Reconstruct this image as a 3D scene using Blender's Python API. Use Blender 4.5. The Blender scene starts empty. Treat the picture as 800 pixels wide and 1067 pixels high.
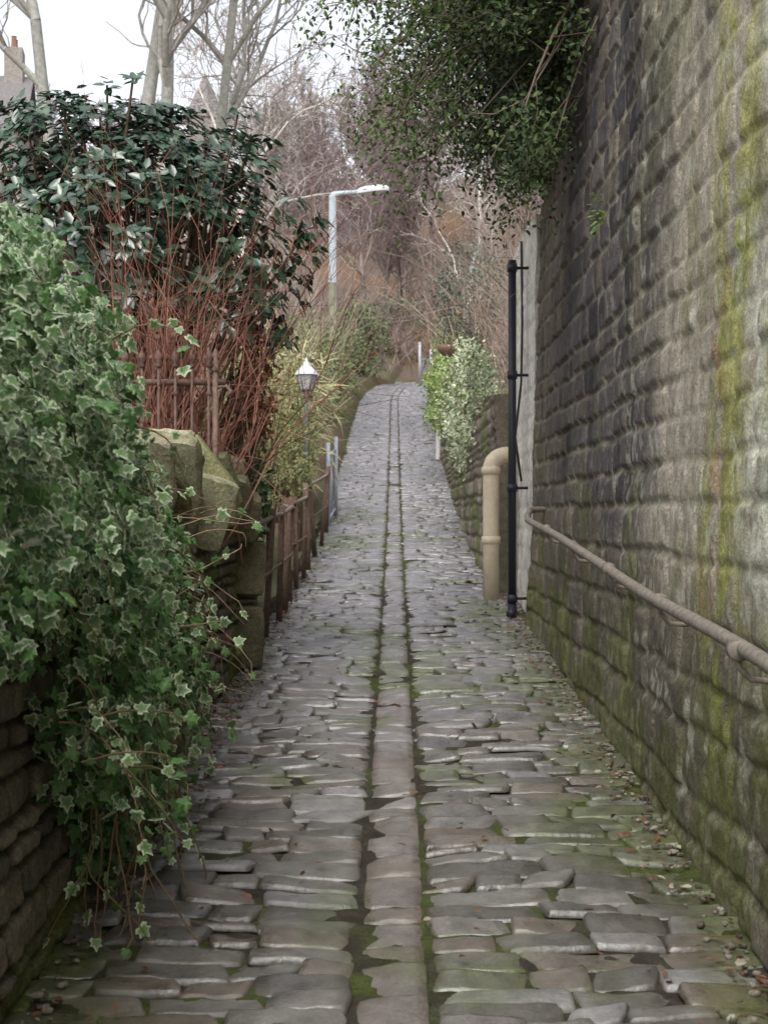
import bpy, math, numpy as np
from mathutils import Vector
rng=np.random.default_rng(7)
S=bpy.context.scene
S.view_settings.view_transform='Standard'
try: S.view_settings.look='None'
except: pass
S.view_settings.exposure=0

# ---------------------------------------------------------------- helpers
TAB=np.random.default_rng(3).random((256,256))
def vn(x,y):
    xi=np.floor(x).astype(int); yi=np.floor(y).astype(int)
    fx=x-xi; fy=y-yi; fx=fx*fx*(3-2*fx); fy=fy*fy*(3-2*fy)
    a=TAB[xi&255,yi&255]; b=TAB[(xi+1)&255,yi&255]; c=TAB[xi&255,(yi+1)&255]; d=TAB[(xi+1)&255,(yi+1)&255]
    return (a*(1-fx)+b*fx)*(1-fy)+(c*(1-fx)+d*fx)*fy
def fbm(x,y,o=4,s=0):
    x=np.asarray(x,float)+s*17.3; y=np.asarray(y,float)+s*9.1
    r=0;a=.5;t=0
    for i in range(o):
        r=r+a*vn(x,y); t+=a; a*=.5; x=x*2.03+11.7; y=y*2.03+5.3
    return r/t
def ss(x,a,b):
    t=np.clip((np.asarray(x,float)-a)/(b-a),0,1); return t*t*(3-2*t)
def mix(a,b,t):
    t=np.asarray(t)[...,None]; return np.asarray(a)*(1-t)+np.asarray(b)*t
def nrm(v):
    v=np.asarray(v,float); return v/(np.linalg.norm(v,axis=-1,keepdims=True)+1e-9)

def build(name,parts,mat,smooth=True,parent=None):
    """parts: list of (V, F, C)"""
    Vs=[];Cs=[];fl=[];tot=[];off=0
    for V,F,C in parts:
        V=np.asarray(V,float).reshape(-1,3); Vs.append(V)
        C=np.asarray(C,float)
        if C.ndim==1: C=np.tile(C,(len(V),1))
        Cs.append(C)
        for f in (F if isinstance(F,list) else [F]):
            f=np.asarray(f,int)
            if len(f)==0: continue
            fl.append((f+off).ravel()); tot.append(np.full(len(f),f.shape[1]))
        off+=len(V)
    V=np.concatenate(Vs);C=np.concatenate(Cs);L=np.concatenate(fl);T=np.concatenate(tot)
    me=bpy.data.meshes.new(name)
    me.vertices.add(len(V)); me.vertices.foreach_set('co',V.ravel())
    me.loops.add(len(L)); me.loops.foreach_set('vertex_index',L)
    me.polygons.add(len(T)); st=np.concatenate([[0],np.cumsum(T)[:-1]])
    me.polygons.foreach_set('loop_start',st)
    me.update(calc_edges=True)
    at=me.color_attributes.new('Col','FLOAT_COLOR','POINT')
    at.data.foreach_set('color',np.concatenate([C,np.ones((len(C),1))],1).ravel())
    me.polygons.foreach_set('use_smooth',np.full(len(T),smooth))
    me.materials.append(mat)
    ob=bpy.data.objects.new(name,me); S.collection.objects.link(ob)
    if parent: ob.parent=parent
    return ob
def empty(name):
    e=bpy.data.objects.new(name,None); S.collection.objects.link(e); e.empty_display_size=.2; return e

def material(name,rough=.7,nscale=20,namt=.35,bscale=60,bstr=.3,bdist=.01,rvar=0,spec=.4,metal=0,transl=0,fine=0,det=5):
    m=bpy.data.materials.new(name); m.use_nodes=True; nt=m.node_tree; N=nt.nodes; K=nt.links
    p=N['Principled BSDF']; at=N.new('ShaderNodeAttribute'); at.attribute_name='Col'
    tc=N.new('ShaderNodeTexCoord')
    n=N.new('ShaderNodeTexNoise'); n.inputs['Scale'].default_value=nscale; n.inputs['Detail'].default_value=det; n.inputs['Roughness'].default_value=.65
    K.new(tc.outputs['Object'],n.inputs['Vector'])
    mr=N.new('ShaderNodeMapRange'); mr.inputs[1].default_value=.25; mr.inputs[2].default_value=.75
    mr.inputs[3].default_value=1-namt; mr.inputs[4].default_value=1+namt
    K.new(n.outputs['Fac'],mr.inputs[0])
    vm=N.new('ShaderNodeVectorMath'); vm.operation='SCALE'
    K.new(at.outputs['Color'],vm.inputs[0]); K.new(mr.outputs[0],vm.inputs['Scale'])
    if fine:
        nf=N.new('ShaderNodeTexNoise'); nf.inputs['Scale'].default_value=85; nf.inputs['Detail'].default_value=3; nf.inputs['Roughness'].default_value=.8
        K.new(tc.outputs['Object'],nf.inputs['Vector'])
        mf=N.new('ShaderNodeMapRange'); mf.inputs[1].default_value=.3; mf.inputs[2].default_value=.7; mf.inputs[3].default_value=1-fine; mf.inputs[4].default_value=1+fine
        K.new(nf.outputs['Fac'],mf.inputs[0])
        v0=vm; vm=N.new('ShaderNodeVectorMath'); vm.operation='SCALE'
        K.new(v0.outputs[0],vm.inputs[0]); K.new(mf.outputs[0],vm.inputs['Scale'])
    K.new(vm.outputs[0],p.inputs['Base Color'])
    p.inputs['Roughness'].default_value=rough; p.inputs['Metallic'].default_value=metal
    p.inputs['Specular IOR Level'].default_value=spec
    if rvar:
        n3=N.new('ShaderNodeTexNoise'); n3.inputs['Scale'].default_value=4.5; n3.inputs['Detail'].default_value=4
        K.new(tc.outputs['Object'],n3.inputs['Vector'])
        m3=N.new('ShaderNodeMapRange'); m3.inputs[1].default_value=.38; m3.inputs[2].default_value=.62
        m3.inputs[3].default_value=rough-rvar; m3.inputs[4].default_value=rough+rvar
        K.new(n3.outputs['Fac'],m3.inputs[0]); K.new(m3.outputs[0],p.inputs['Roughness'])
    if bstr:
        n2=N.new('ShaderNodeTexNoise'); n2.inputs['Scale'].default_value=bscale; n2.inputs['Detail'].default_value=5; n2.inputs['Roughness'].default_value=.7
        K.new(tc.outputs['Object'],n2.inputs['Vector'])
        b=N.new('ShaderNodeBump'); b.inputs['Strength'].default_value=bstr; b.inputs['Distance'].default_value=bdist
        K.new(n2.outputs['Fac'],b.inputs['Height']); K.new(b.outputs[0],p.inputs['Normal'])
    if transl:
        t=N.new('ShaderNodeBsdfTranslucent'); K.new(vm.outputs[0],t.inputs['Color'])
        mx=N.new('ShaderNodeMixShader'); mx.inputs[0].default_value=transl
        K.new(p.outputs[0],mx.inputs[1]); K.new(t.outputs[0],mx.inputs[2])
        K.new(mx.outputs[0],N['Material Output'].inputs['Surface'])
    return m
M_sett=material('wet_setts',rough=.34,nscale=12,namt=.4,bscale=34,bstr=.5,bdist=.008,rvar=.20,spec=.9,fine=.22)
M_wall=material('weathered_stone',rough=.88,nscale=14,namt=.42,bscale=50,bstr=.9,bdist=.016,spec=.2,fine=.4)
M_ground=material('soil_and_litter',rough=.9,nscale=9,namt=.5,bscale=30,bstr=.8,bdist=.03,spec=.2,fine=.3)
M_leaf=material('matt_leaf',rough=.45,nscale=6,namt=.2,bstr=0,spec=.45,transl=.18,det=1)
M_far=material('distant_leaf',rough=.6,nscale=3,namt=.2,bstr=0,spec=.3,det=1)
M_gloss=material('glossy_leaf',rough=.25,nscale=6,namt=.2,bstr=0,spec=.9,det=1)
M_bark=material('bark',rough=.85,nscale=12,namt=.4,bscale=30,bstr=.5,bdist=.02,spec=.2)
M_twig=material('twig',rough=.9,nscale=3,namt=.25,bstr=0,spec=.1,det=2)
M_rust=material('rusty_iron',rough=.75,nscale=35,namt=.5,bscale=90,bstr=.6,bdist=.004)
M_paint=material('weathered_paint',rough=.5,nscale=15,namt=.16,bscale=60,bstr=.15,bdist=.003)
M_glass=material('lantern_glass',rough=.12,nscale=5,namt=.1,bstr=0,spec=.8)

def grid_faces(nr,nc):
    i=np.arange(nr-1)[:,None]*nc+np.arange(nc-1)[None,:]
    i=i.ravel(); return np.stack([i,i+1,i+nc+1,i+nc],1)
def tube(P,R,n=8,col=(.3,.3,.3),cap=True):
    P=np.asarray(P,float); k=len(P); R=np.full(k,R) if np.isscalar(R) else np.asarray(R)
    T=nrm(np.gradient(P,axis=0)); up=np.array([0,0,1.]) if abs(T[0][2])<.9 else np.array([1.,0,0])
    V=[]; u=nrm(np.cross(T[0],up))
    for i in range(k):
        u=nrm(u-T[i]*np.dot(u,T[i])); w=np.cross(T[i],u)
        a=np.arange(n)*2*np.pi/n
        V.append(P[i]+R[i]*(np.cos(a)[:,None]*u+np.sin(a)[:,None]*w))
    V=np.concatenate(V); F=[]
    for i in range(k-1):
        for j in range(n): F.append([i*n+j,i*n+(j+1)%n,(i+1)*n+(j+1)%n,(i+1)*n+j])
    Fl=[np.array(F)]
    if cap: Fl.append(np.array([list(range(n))[::-1],[ (k-1)*n+j for j in range(n)]]))
    return V,Fl,np.array(col)
def lathe(c,prof,n=12,col=(.3,.3,.3)):
    V=[];a=np.arange(n)*2*np.pi/n
    for r,z in prof: V.append(np.stack([c[0]+r*np.cos(a),c[1]+r*np.sin(a),np.full(n,c[2]+z)],1))
    k=len(prof);F=[]
    for i in range(k-1):
        for j in range(n): F.append([i*n+j,i*n+(j+1)%n,(i+1)*n+(j+1)%n,(i+1)*n+j])
    return np.concatenate(V),[np.array(F)],np.array(col)
def box(c,s,col,rz=0,rx=0,ry=0):
    q=np.array([[-1,-1,-1],[1,-1,-1],[1,1,-1],[-1,1,-1],[-1,-1,1],[1,-1,1],[1,1,1],[-1,1,1]])*.5*np.array(s)
    from mathutils import Euler
    R=np.array(Euler((rx,ry,rz)).to_matrix()); V=q@R.T+np.array(c)
    return V,np.array([[0,3,2,1],[4,5,6,7],[0,1,5,4],[1,2,6,5],[2,3,7,6],[3,0,4,7]]),np.array(col)
def _cs(n=10):
    V=[];F=[]
    t=np.linspace(-1,1,n+1);A,B=np.meshgrid(t,t,indexing='ij');A=A.ravel();B=B.ravel();o=np.ones_like(A)
    for k,(a,b,c) in enumerate([(A,B,o),(B,A,-o),(o,A,B),(-o,B,A),(B,o,A),(A,-o,B)]):
        V.append(np.stack([a,b,c],1)); F.append(grid_faces(n+1,n+1)+k*(n+1)**2)
    return np.concatenate(V),np.concatenate(F)
CSV,CSF=_cs(); CSV4,CSF4=_cs(4)
def rock(c,s,rot,col,k=14,noise=.08,seed=0,small=False,point=0):
    from mathutils import Euler
    cv,cf=(CSV4,CSF4) if small else (CSV,CSF)
    P=cv/ (np.sum(np.abs(cv)**k,1)**(1/k))[:,None]
    P=P*(1+noise*(fbm(P[:,0]*1.7+seed*3.1+P[:,2],P[:,1]*1.7+seed+P[:,2]*1.3,4)-.5)*2)[:,None]
    if point: P[:,0]*=1-point*np.clip((P[:,2]+.1)/1.1,0,1)
    P=P*np.array(s)*.5
    R=np.array(Euler(rot).to_matrix())
    cc=np.array(col)*(0.7+.6*fbm(P[:,0]*12+seed,P[:,2]*12+P[:,1]*9,3))[:,None]
    return P@R.T+np.array(c),cf,cc
def segs(P0,P1,R0,R1,col,n=4):
    P0=np.asarray(P0);P1=np.asarray(P1);T=nrm(P1-P0)
    ref=np.where(np.abs(T[:,2:3])<.9,np.array([[0,0,1.]]),np.array([[1.,0,0]]))
    u=nrm(np.cross(T,ref));w=np.cross(T,u);a=np.arange(n)*2*np.pi/n
    ring=np.cos(a)[None,:,None]*u[:,None]+np.sin(a)[None,:,None]*w[:,None]
    V=np.concatenate([P0[:,None]+ring*np.asarray(R0)[:,None,None],P1[:,None]+ring*np.asarray(R1)[:,None,None]],1)
    m=len(P0);j=np.arange(n);f=np.stack([j,(j+1)%n,(j+1)%n+n,j+n],1)
    F=(f[None]+np.arange(m)[:,None,None]*2*n).reshape(-1,4)
    C=np.asarray(col)
    if C.ndim==2: C=np.repeat(C,2*n,0)
    return V.reshape(-1,3),F,C
LEAF_V=np.array([[0,0,0],[-.24,.3,.05],[-.2,.68,.04],[0,1,-.06],[.2,.68,.04],[.24,.3,.05],[0,.45,-.02]])
LEAF_F=np.array([[0,1,6],[1,2,6],[2,3,6],[3,4,6],[4,5,6],[5,0,6]]);LEAF_W=np.zeros(7)
BL_V=np.array([[-.03,0,0],[.03,0,0],[.035,.5,.06],[-.035,.5,.06],[0,1,-.1]])
BL_F=np.array([[0,1,2],[0,2,3],[3,2,4]]);BL_W=np.zeros(5)
_o=np.array([[0,0],[-.3,-.1],[-.5,.12],[-.34,.3],[-.5,.55],[-.22,.6],[0,1.0],[.22,.6],[.5,.55],[.34,.3],[.5,.12],[.3,-.1]])
_i=(_o-[0,.35])*.58+[0,.33]
IVY_V=np.concatenate([np.c_[_o,-.05*np.ones(12)],np.c_[_i,.02*np.ones(12)],[[0,.33,.0]]])
IVY_F=[]
for a in range(12):
    b=(a+1)%12; IVY_F+= [[a,b,12+b],[a,12+b,12+a],[12+a,12+b,24]]
IVY_F=np.array(IVY_F);IVY_W=np.r_[np.ones(12),np.full(12,.12),0]
def leaves(P,D,Nn,size,col,T=(LEAF_V,LEAF_F,LEAF_W),edge=None):
    tv,tf,tw=T;D=nrm(D);X=nrm(np.cross(D,Nn));Z=np.cross(X,D)
    s=np.asarray(size).reshape(-1,1,1)
    V=P[:,None]+s*(tv[None,:,0:1]*X[:,None]+tv[None,:,1:2]*D[:,None]+tv[None,:,2:3]*Z[:,None])
    m=len(P);k=len(tv);F=(tf[None]+np.arange(m)[:,None,None]*k).reshape(-1,3)
    C=np.repeat(col[:,None],k,1)
    if edge is not None: C=C*(1-tw[None,:,None])+edge[:,None]*tw[None,:,None]
    return V.reshape(-1,3),F,C.reshape(-1,3)
def rdir(n,r=rng): return nrm(r.normal(size=(n,3)))

# ---------------------------------------------------------------- terrain profile
PY=np.array([-700,-60,-10,0,10,15,18,20.7,24,27.4,31.5,36,42,48,54,60,66,75,100,150,260,900.])
PZ=np.array([-4,-2,-.52,0,.55,.83,1.05,1.33,1.73,2.22,2.86,3.6,4.52,5.42,6.2,6.92,7.5,10.0,18.5,35,48,60.])
_h=np.diff(PY);_s=np.diff(PZ)/_h;_m=np.r_[_s[0],(_s[:-1]+_s[1:])/2,_s[-1]]
def g(y):
    y=np.asarray(y,float);i=np.clip(np.searchsorted(PY,y)-1,0,len(_h)-1);h=_h[i];t=(y-PY[i])/h
    return (2*t**3-3*t**2+1)*PZ[i]+(t**3-2*t*t+t)*h*_m[i]+(-2*t**3+3*t*t)*PZ[i+1]+(t**3-t*t)*h*_m[i+1]
def cx(y): return .0025*np.clip(np.asarray(y,float)-45,0,25)**2
def terrain(x,y):
    xr=x-cx(y); z=g(y)
    L=np.where(y<9.9,.95,.3)*ss(-xr,1.12,1.45)+.14*np.clip(-xr-1.2,0,7)
    L=L+.22*np.clip(-xr-8,0,25)*ss(y,5,40)*ss(-y,-120,-70)
    rt=np.where(y<12.2,6.15-g(y),np.where(y<14.5,3.8-g(y),1.5*ss(-y,-60,-15)+.1))
    R=np.maximum(rt,0)*ss(xr,1.28,1.55)+.3*np.clip(xr-3,0,22)*ss(y,10,30)
    n=(fbm(x*.9,y*.9,4)-.5)*.25*ss(np.abs(xr),1.3,3)
    n=n+(fbm(x*.12,y*.12,3,4)-.5)*4.5*ss(y,68,95)
    return z+L+R+n
# ---------------------------------------------------------------- ground
xg=np.unique(np.r_[np.linspace(-500,-34,14),np.linspace(-34,-4,34),np.arange(-4,-1.6,.15),np.arange(-1.6,1.65,.04),np.arange(1.65,4,.15),np.linspace(4,34,34),np.linspace(34,500,14)])
yg=np.unique(np.r_[np.linspace(-400,-4,14),np.arange(-4,2,.3),np.arange(2,12.1,.05),[12.19,12.21],np.arange(12.3,14.4,.1),[14.49,14.51],np.arange(14.6,32,.25),np.arange(32,76,.5),np.arange(76,200,2.),np.linspace(200,800,16)])
GX,GY=np.meshgrid(xg,yg); GXs=GX+cx(GY)*ss(-np.abs(GX),-30,-3)
GZ=terrain(GXs,GY)
def pathwob(x,y): return .05*(fbm(x*1.1,y*.6,2,8)-.5)
onpath=ss(-np.abs(GX),-1.15,-1.0)*(GY<67)
GZ=GZ+onpath*(pathwob(GX,GY)-.010)+.020*(fbm(GX*14,GY*14,3)-.5)*(np.abs(GX)<1.6)
n1=fbm(GXs*.5,GY*.5,4,1);n2=fbm(GXs*3,GY*3,3,2)
gc=mix([.13,.09,.06],[.20,.14,.09],n2);gc=mix(gc,[.09,.12,.04],ss(n1,.52,.66)*.8)
wd=mix([.10,.075,.06],[.21,.155,.13],fbm(GXs*.35,GY*.35,5,7));wd=mix(wd,[.20,.11,.06],ss(fbm(GXs*.25,GY*.25,4,17),.52,.65)*.6);wd=mix(wd,[.08,.10,.05],ss(fbm(GXs*.3,GY*.3,4,27),.55,.68)*.6)
gc=mix(gc,wd,ss(GY,60,75)*.95)
pc=mix([.05,.043,.032],[.065,.08,.022],ss(n2+fbm(GX*1.1,GY*.8,3,5)-.5,.4,.65))
gc=mix(gc,pc,ss(-np.abs(GX),-1.3,-1.1)*(GY<67))
build('ground',[(np.stack([GXs,GY,GZ],-1),grid_faces(len(yg),len(xg)),gc.reshape(-1,3))],M_ground)

# ---------------------------------------------------------------- cobbled path
def setts():
    r=np.random.default_rng(21); st=[]
    def lay(xa,xb,lmin,lmax,cmin,cmax,mid=False):
        y=1.0
        while y<66.5:
            dy=r.uniform(cmin,cmax)
            if mid: st.append(((xa+xb)/2,y+dy/2,(xb-xa)/2,dy/2,1))
            else:
                xs=[xa]
                while xs[-1]<xb-lmin*.8: xs.append(xs[-1]+r.uniform(lmin,lmax))
                xs=np.array(xs); xs=xa+(xs-xs[0])*(xb-xa)/(xs[-1]-xs[0])
                for a,b in zip(xs[:-1],xs[1:]):
                    st.append(((a+b)/2,y+dy/2+r.uniform(-.016,.016),(b-a)/2,dy/2*r.uniform(.95,1.08),0))
            y+=dy
    lay(-1.12,-.122,.16,.44,.10,.17); lay(-.112,.102,.1,.2,.16,.30,True); lay(.112,1.17,.16,.44,.10,.17)
    return np.array(st)
ST=setts(); ns=len(ST)
nu,nv=11,9
u=np.array([-1,-.97,-.91,-.6,-.3,0,.3,.6,.91,.97,1]);v=np.array([-1,-.95,-.85,-.4,0,.4,.85,.95,1])
U,Vv=np.meshgrid(u,v);U=U.ravel();Vv=Vv.ravel()
r=np.random.default_rng(5)
hw=ST[:,2]-r.uniform(.0,.003,ns);hv=ST[:,3]-r.uniform(-.002,.003,ns)
rot=r.normal(0,.03,ns)*(1-ST[:,4]*.8)
q=15.;rad=(np.abs(U)**q+np.abs(Vv)**q)**(1/q);mx=np.maximum(np.abs(U),np.abs(Vv));sc=np.where(rad>0,mx/np.maximum(rad,1e-6),1)
Ux=U*sc;Vx=Vv*sc
LX=Ux[None]*hw[:,None];LY=Vx[None]*hv[:,None]
wob=.012*(fbm(ST[:,0:1]*31+U[None]*2.4,ST[:,1:2]*27+Vv[None]*2.4,3)-.5)*2
LX=LX*(1+wob*2);LY=LY+wob*1.0
skw=r.normal(0,.2,ns)[:,None]*(1-ST[:,4:5])
X=ST[:,0:1]+LX*np.cos(rot)[:,None]-LY*np.sin(rot)[:,None]+skw*LY
Y=ST[:,1:2]+LX*np.sin(rot)[:,None]+LY*np.cos(rot)[:,None]
Y=Y+.24*(fbm(X*.9,Y*.4,2,3)-.5)+.05*np.abs(X)*np.where(X<0,-1,.4)
e=mx[None]*np.ones_like(X)
bowl=r.uniform(-.005,.002,ns)[:,None]
Zt=.006+r.normal(0,.0055,ns)[:,None]+(r.normal(0,.0075,ns)[:,None]*U[None])+(r.normal(0,.0065,ns)[:,None]*Vv[None])+bowl*(1-e**2)
Zt=Zt-.003*ss(e,.7,.97)-.024*ss(e,.95,1.0)+.010*(fbm(X*12,Y*12,4)-.5)*2
Z=g(Y)+Zt-.008*np.exp(-((np.abs(X)-.11)/.05)**2)+pathwob(X,Y)
h1=r.random(ns)[:,None];h2=r.random(ns)[:,None];h3=r.random(ns)[:,None];o_=np.ones_like(X)
c=mix([.085,.078,.064],[.175,.162,.14],h1*o_);c=mix(c,[.145,.11,.08],(h2>.75)*.55*o_);c=mix(c,[.31,.30,.30],(h3>.88)*.5*o_)
c=mix(c,[.26,.205,.18],(ST[:,4:5]*.3*o_))
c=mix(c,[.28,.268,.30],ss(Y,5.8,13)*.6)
m1=fbm(X*2.2,Y*1.6,4,11);edge=ss(e,.9,1)
moss=ss(m1+.27*ss(X,.35,1.0)*ss(-Y,-15,-11)+.08*ss(-X,.6,1.05)-.06,.5,.66)
moss=np.clip(moss*(.5+.5*edge)+edge*.4*ss(m1,.42,.58),0,1)
c=mix(c,mix([.06,.07,.024],[.115,.155,.028],fbm(X*5,Y*5,3,4)),moss*.8*ss(-Y,-40,-16)+moss*.15)
c=c*(.65+.7*fbm(X*8,Y*8,4,6))[...,None]
c=mix(c,[.042,.037,.026],ss(e,.96,1)*.8)
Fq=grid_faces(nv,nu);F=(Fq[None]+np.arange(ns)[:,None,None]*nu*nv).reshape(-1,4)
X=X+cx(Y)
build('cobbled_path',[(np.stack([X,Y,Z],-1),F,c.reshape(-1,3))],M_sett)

# ---------------------------------------------------------------- masonry walls
def stone_field(Y,Z,ch,ln,seed,wob=.02,jit=.3):
    r=np.random.default_rng(seed)
    Zw=Z+wob*(fbm(Y*2,Z*2,3,seed)-.5)*2; Yw=Y+wob*1.5*(fbm(Y*3+40,Z*3,3,seed)-.5)*2
    b=np.cumsum(ch*(1+jit*r.uniform(-1,1,200)));b=b-b[3]+Zw.min()-.01
    ri=np.searchsorted(b,Zw)-1
    e=np.full(Y.shape,9.);h=np.zeros(Y.shape);h2=np.zeros(Y.shape)
    dz=np.minimum(Zw-b[ri],b[ri+1]-Zw)
    for k in range(ri.min(),ri.max()+1):
        m=ri==k
        if not m.any(): continue
        yb=np.cumsum(ln*(1+jit*r.uniform(-1,1,600)))-r.random()*ln+Y.min()-2*ln
        j=np.clip(np.searchsorted(yb,Yw[m])-1,0,598);d=np.minimum(Yw[m]-yb[j],yb[j+1]-Yw[m])
        a=dz[m];e[m]=np.minimum(a,d)-.006*np.exp(-((a-d)/.02)**2);hh=r.random(600);h[m]=hh[j];h2[m]=r.random(600)[j]
    return e,h,h2
def wall(name,x0,sgn,y0,y1,ztop,ny,nz,ch,ln,amp,colf,thick,seed,batter=0,ampf=None,jit=.3,parent=None,e1=.035,wob=.02,mort=None):
    """sgn=-1: face looks to -x (right wall), +1: face looks to +x"""
    ys=np.linspace(y0,y1,ny);t=np.linspace(0,1,nz);YY,TT=np.meshgrid(ys,t)
    zb=g(YY)-.2;ZT=ztop(YY)+.02*(fbm(YY*4,YY*0+seed,2)-.5);ZZ=zb+TT*(ZT-zb);H=ZZ-g(YY)
    e,h,h2=stone_field(YY,ZZ,ch,ln,seed,jit=jit,wob=wob)
    en=e+.020*(fbm(YY*12,ZZ*12,4,seed)-.5)
    bul=ss(en,.004,e1)
    am=amp if ampf is None else amp*ampf(YY,H)
    d=am*bul*(.35+1.1*h)+am*1.1*(fbm(YY*9,ZZ*9,4,seed)-.5)+.05*(fbm(YY*1.2,ZZ*1.2,2,seed+1)-.5)
    if mort: bul=ss(en+.012*(fbm(YY*1.5,ZZ*1.5,3,seed+5)-.45),mort[0],mort[1])
    XX=x0-sgn*batter*H+sgn*d+cx(YY)
    col=colf(YY,ZZ,H,bul,h,h2)
    parts=[(np.stack([XX,YY,ZZ],-1),grid_faces(nz,ny),col.reshape(-1,3))]
    top=np.stack([XX[-1],ys,ZZ[-1]],1);bk=top.copy();bk[:,0]=x0+cx(ys)-sgn*thick;bb=bk.copy();bb[:,2]=g(ys)-.2
    V=np.concatenate([top,bk,bb]);n=ny
    parts.append((V,grid_faces(3,n),col[-1].mean(0)*.8))
    for k in (0,ny-1):
        zz=ZZ[:,k][::max(1,nz//40)];zz=np.r_[zz,ZZ[-1,k]];w=np.linspace(0,1,12)
        A,B=np.meshgrid(w,zz);xx=np.interp(zz,ZZ[:,k],XX[:,k]);xs=xx[:,None]*(1-w)+ (x0+cx(ys[k])-sgn*thick)*w
        parts.append((np.stack([xs,np.full_like(xs,ys[k]),B],-1),grid_faces(len(zz),12),mix(col[:,k].mean(0)*.7,col[:,k].mean(0)*1.1,fbm(A.ravel()*6,B.ravel()*5,3))))
    return build(name,parts,M_wall,parent=parent)

def col_right(Y,Z,H,bul,h,h2):
    n=fbm(Y*.9,Z*.8,4,3);n5=fbm(Y*4,Z*3,4,33);n6=fbm(Y*9,Z*6,4,34)
    st=mix([.062,.056,.064],[.135,.118,.118],h);st=mix(st,[.17,.14,.105],(h2>.78)*.5)
    st=mix(st,[.25,.205,.155],ss(Y+1.5*(fbm(Y,Z,3,2)-.5),9.8,11.8)*.5)
    mo=mix([.20,.175,.14],[.36,.32,.255],n5)
    mo=mix(mo,mo*.45,ss(fbm(Y*1.6,Z*1.3,3,51),.48,.64))
    c=mix(mo,st,bul)
    c=mix(c,c*.6,ss(fbm(Y*1.3,Z*.8,4,71),.46,.62)*.6)
    rend=ss(-(Y+2.2*(n-.5)),-7.2,-6.2)*ss(H+(n-.5)*1.8,.35,1.2)
    c=mix(c,mix([.23,.20,.16],[.54,.50,.42],n5*.5+n6*.5),rend*(.86+.1*(1-bul)))
    lo=ss(-H-(n-.5)*1.2,-1.3,-.4);c=mix(c,mix([.13,.115,.08],[.24,.215,.16],fbm(Y*4,Z*4,4,9)),lo*.6)
    Yd=Y+.36*(fbm(Y*0+2,Z*1.1,3,41)-.5)+.25*(n5-.5)
    stn=fbm(Y*7,Z*2.5,4,12)
    wl=ss(-Yd,-4.95,-4.6)*ss(n6,.38,.58)*ss(H,.7,1.5);c=mix(c,[.66,.67,.57],wl*.85)
    g1=np.exp(-((Yd-5.15)/.32)**2)*ss(Z,.3,1.0);c=mix(c,mix([.19,.21,.045],[.42,.42,.15],n6),np.clip(g1*ss(stn,.36,.54)*1.2,0,1)*.85)
    g2=np.exp(-((Yd-5.35)/.19)**2)*ss(Z,1.0,1.5)*ss(-Z,-2.8,-2.2);c=mix(c,[.27,.165,.08],np.clip(g2*ss(n6,.46,.56),0,1)*.75)
    g3=np.exp(-((Yd-4.35)/.2)**2)*ss(fbm(Y*5,Z*2,4,19),.42,.6)*ss(H,.2,.8);c=mix(c,[.31,.32,.12],g3*.8)
    g4=ss(fbm(Y*2.6,Z*.8,4,29),.54,.66)*ss(-Y,-8,-5.5);c=mix(c,[.20,.21,.09],g4*.5)
    sp=ss(fbm(Y*16,Z*12,4,16),.60,.68);c=mix(c,[.48,.48,.41],sp*.5*ss(-Y,-9.5,-6))
    ms=ss(fbm(Y*2.5,Z*2.5,4,17)+.25*ss(-H,-.9,0),.56,.72);c=mix(c,[.12,.135,.035],ms*.6*ss(-H,-2.2,-.5))
    dk=ss(fbm(Y*3.4,Z*.45,4,18),.52,.64)*ss(H,.6,2.2);c=mix(c,c*.5,dk*.65)
    c=mix(c,c*.6,ss(n5,.52,.7)*.5)
    return c*[1.01,.99,.93]
wall('stone_retaining_wall',1.14,-1,1.2,12.2,lambda y:y*0+6.4,950,450,.20,.31,.020,col_right,.55,31,batter=.035,
     ampf=lambda Y,H:1-.35*ss(-Y,-6.8,-5.8)*ss(H,.5,1.2),jit=.26,e1=.032,wob=.024,mort=(.008,.022))
def col_pale(Y,Z,H,bul,h,h2):
    c=mix([.62,.58,.50],[.78,.75,.68],fbm(Y*3,Z*1.2,4,2));c=mix(c,[.36,.31,.25],(1-bul)*.25)
    return mix(c,[.20,.20,.12],ss(fbm(Y*3,Z*1.5,4,6)+.3*ss(-H,-.8,0),.55,.75)*.7)
wall('rendered_wall',1.19,-1,12.21,14.48,lambda y:y*0+4.15,120,160,.2,.4,.008,col_pale,.5,33)
def col_far(Y,Z,H,bul,h,h2):
    c=mix(mix([.18,.15,.12],[.32,.27,.215],h),[.11,.09,.07],(h2>.6)*.6);c=mix([.14,.115,.09],c,bul)
    return mix(c,[.13,.155,.055],ss(fbm(Y*1.5,Z*2,4,7),.46,.63)*.75)
wall('garden_wall',1.02,-1,14.5,44,lambda y:g(y)+2.0-.9*ss(y,17,32),900,90,.15,.28,.03,col_far,.5,35,jit=.45,wob=.04)
def col_left(Y,Z,H,bul,h,h2):
    c=mix(mix([.12,.105,.075],[.23,.20,.15],h),[.085,.08,.06],(h2>.65)*.6);c=mix([.045,.04,.03],c,bul)
    return mix(c,[.12,.15,.04],ss(fbm(Y*2,Z*2.2,4,7),.45,.62)*.8)
lt=lambda y:g(y)+1.28-.1*ss(y,6,9)
wall('dry_stone_wall',-1.08,1,1.2,9.75,lt,900,150,.10,.25,.026,col_left,.42,37,jit=.45,e1=.016,wob=.035)
wall('low_kerb_wall',-1.1,1,9.9,26,lambda y:g(y)+.16,260,10,.12,.35,.03,col_left,.28,39)
cp=[];r=np.random.default_rng(9);y=5.0
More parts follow.
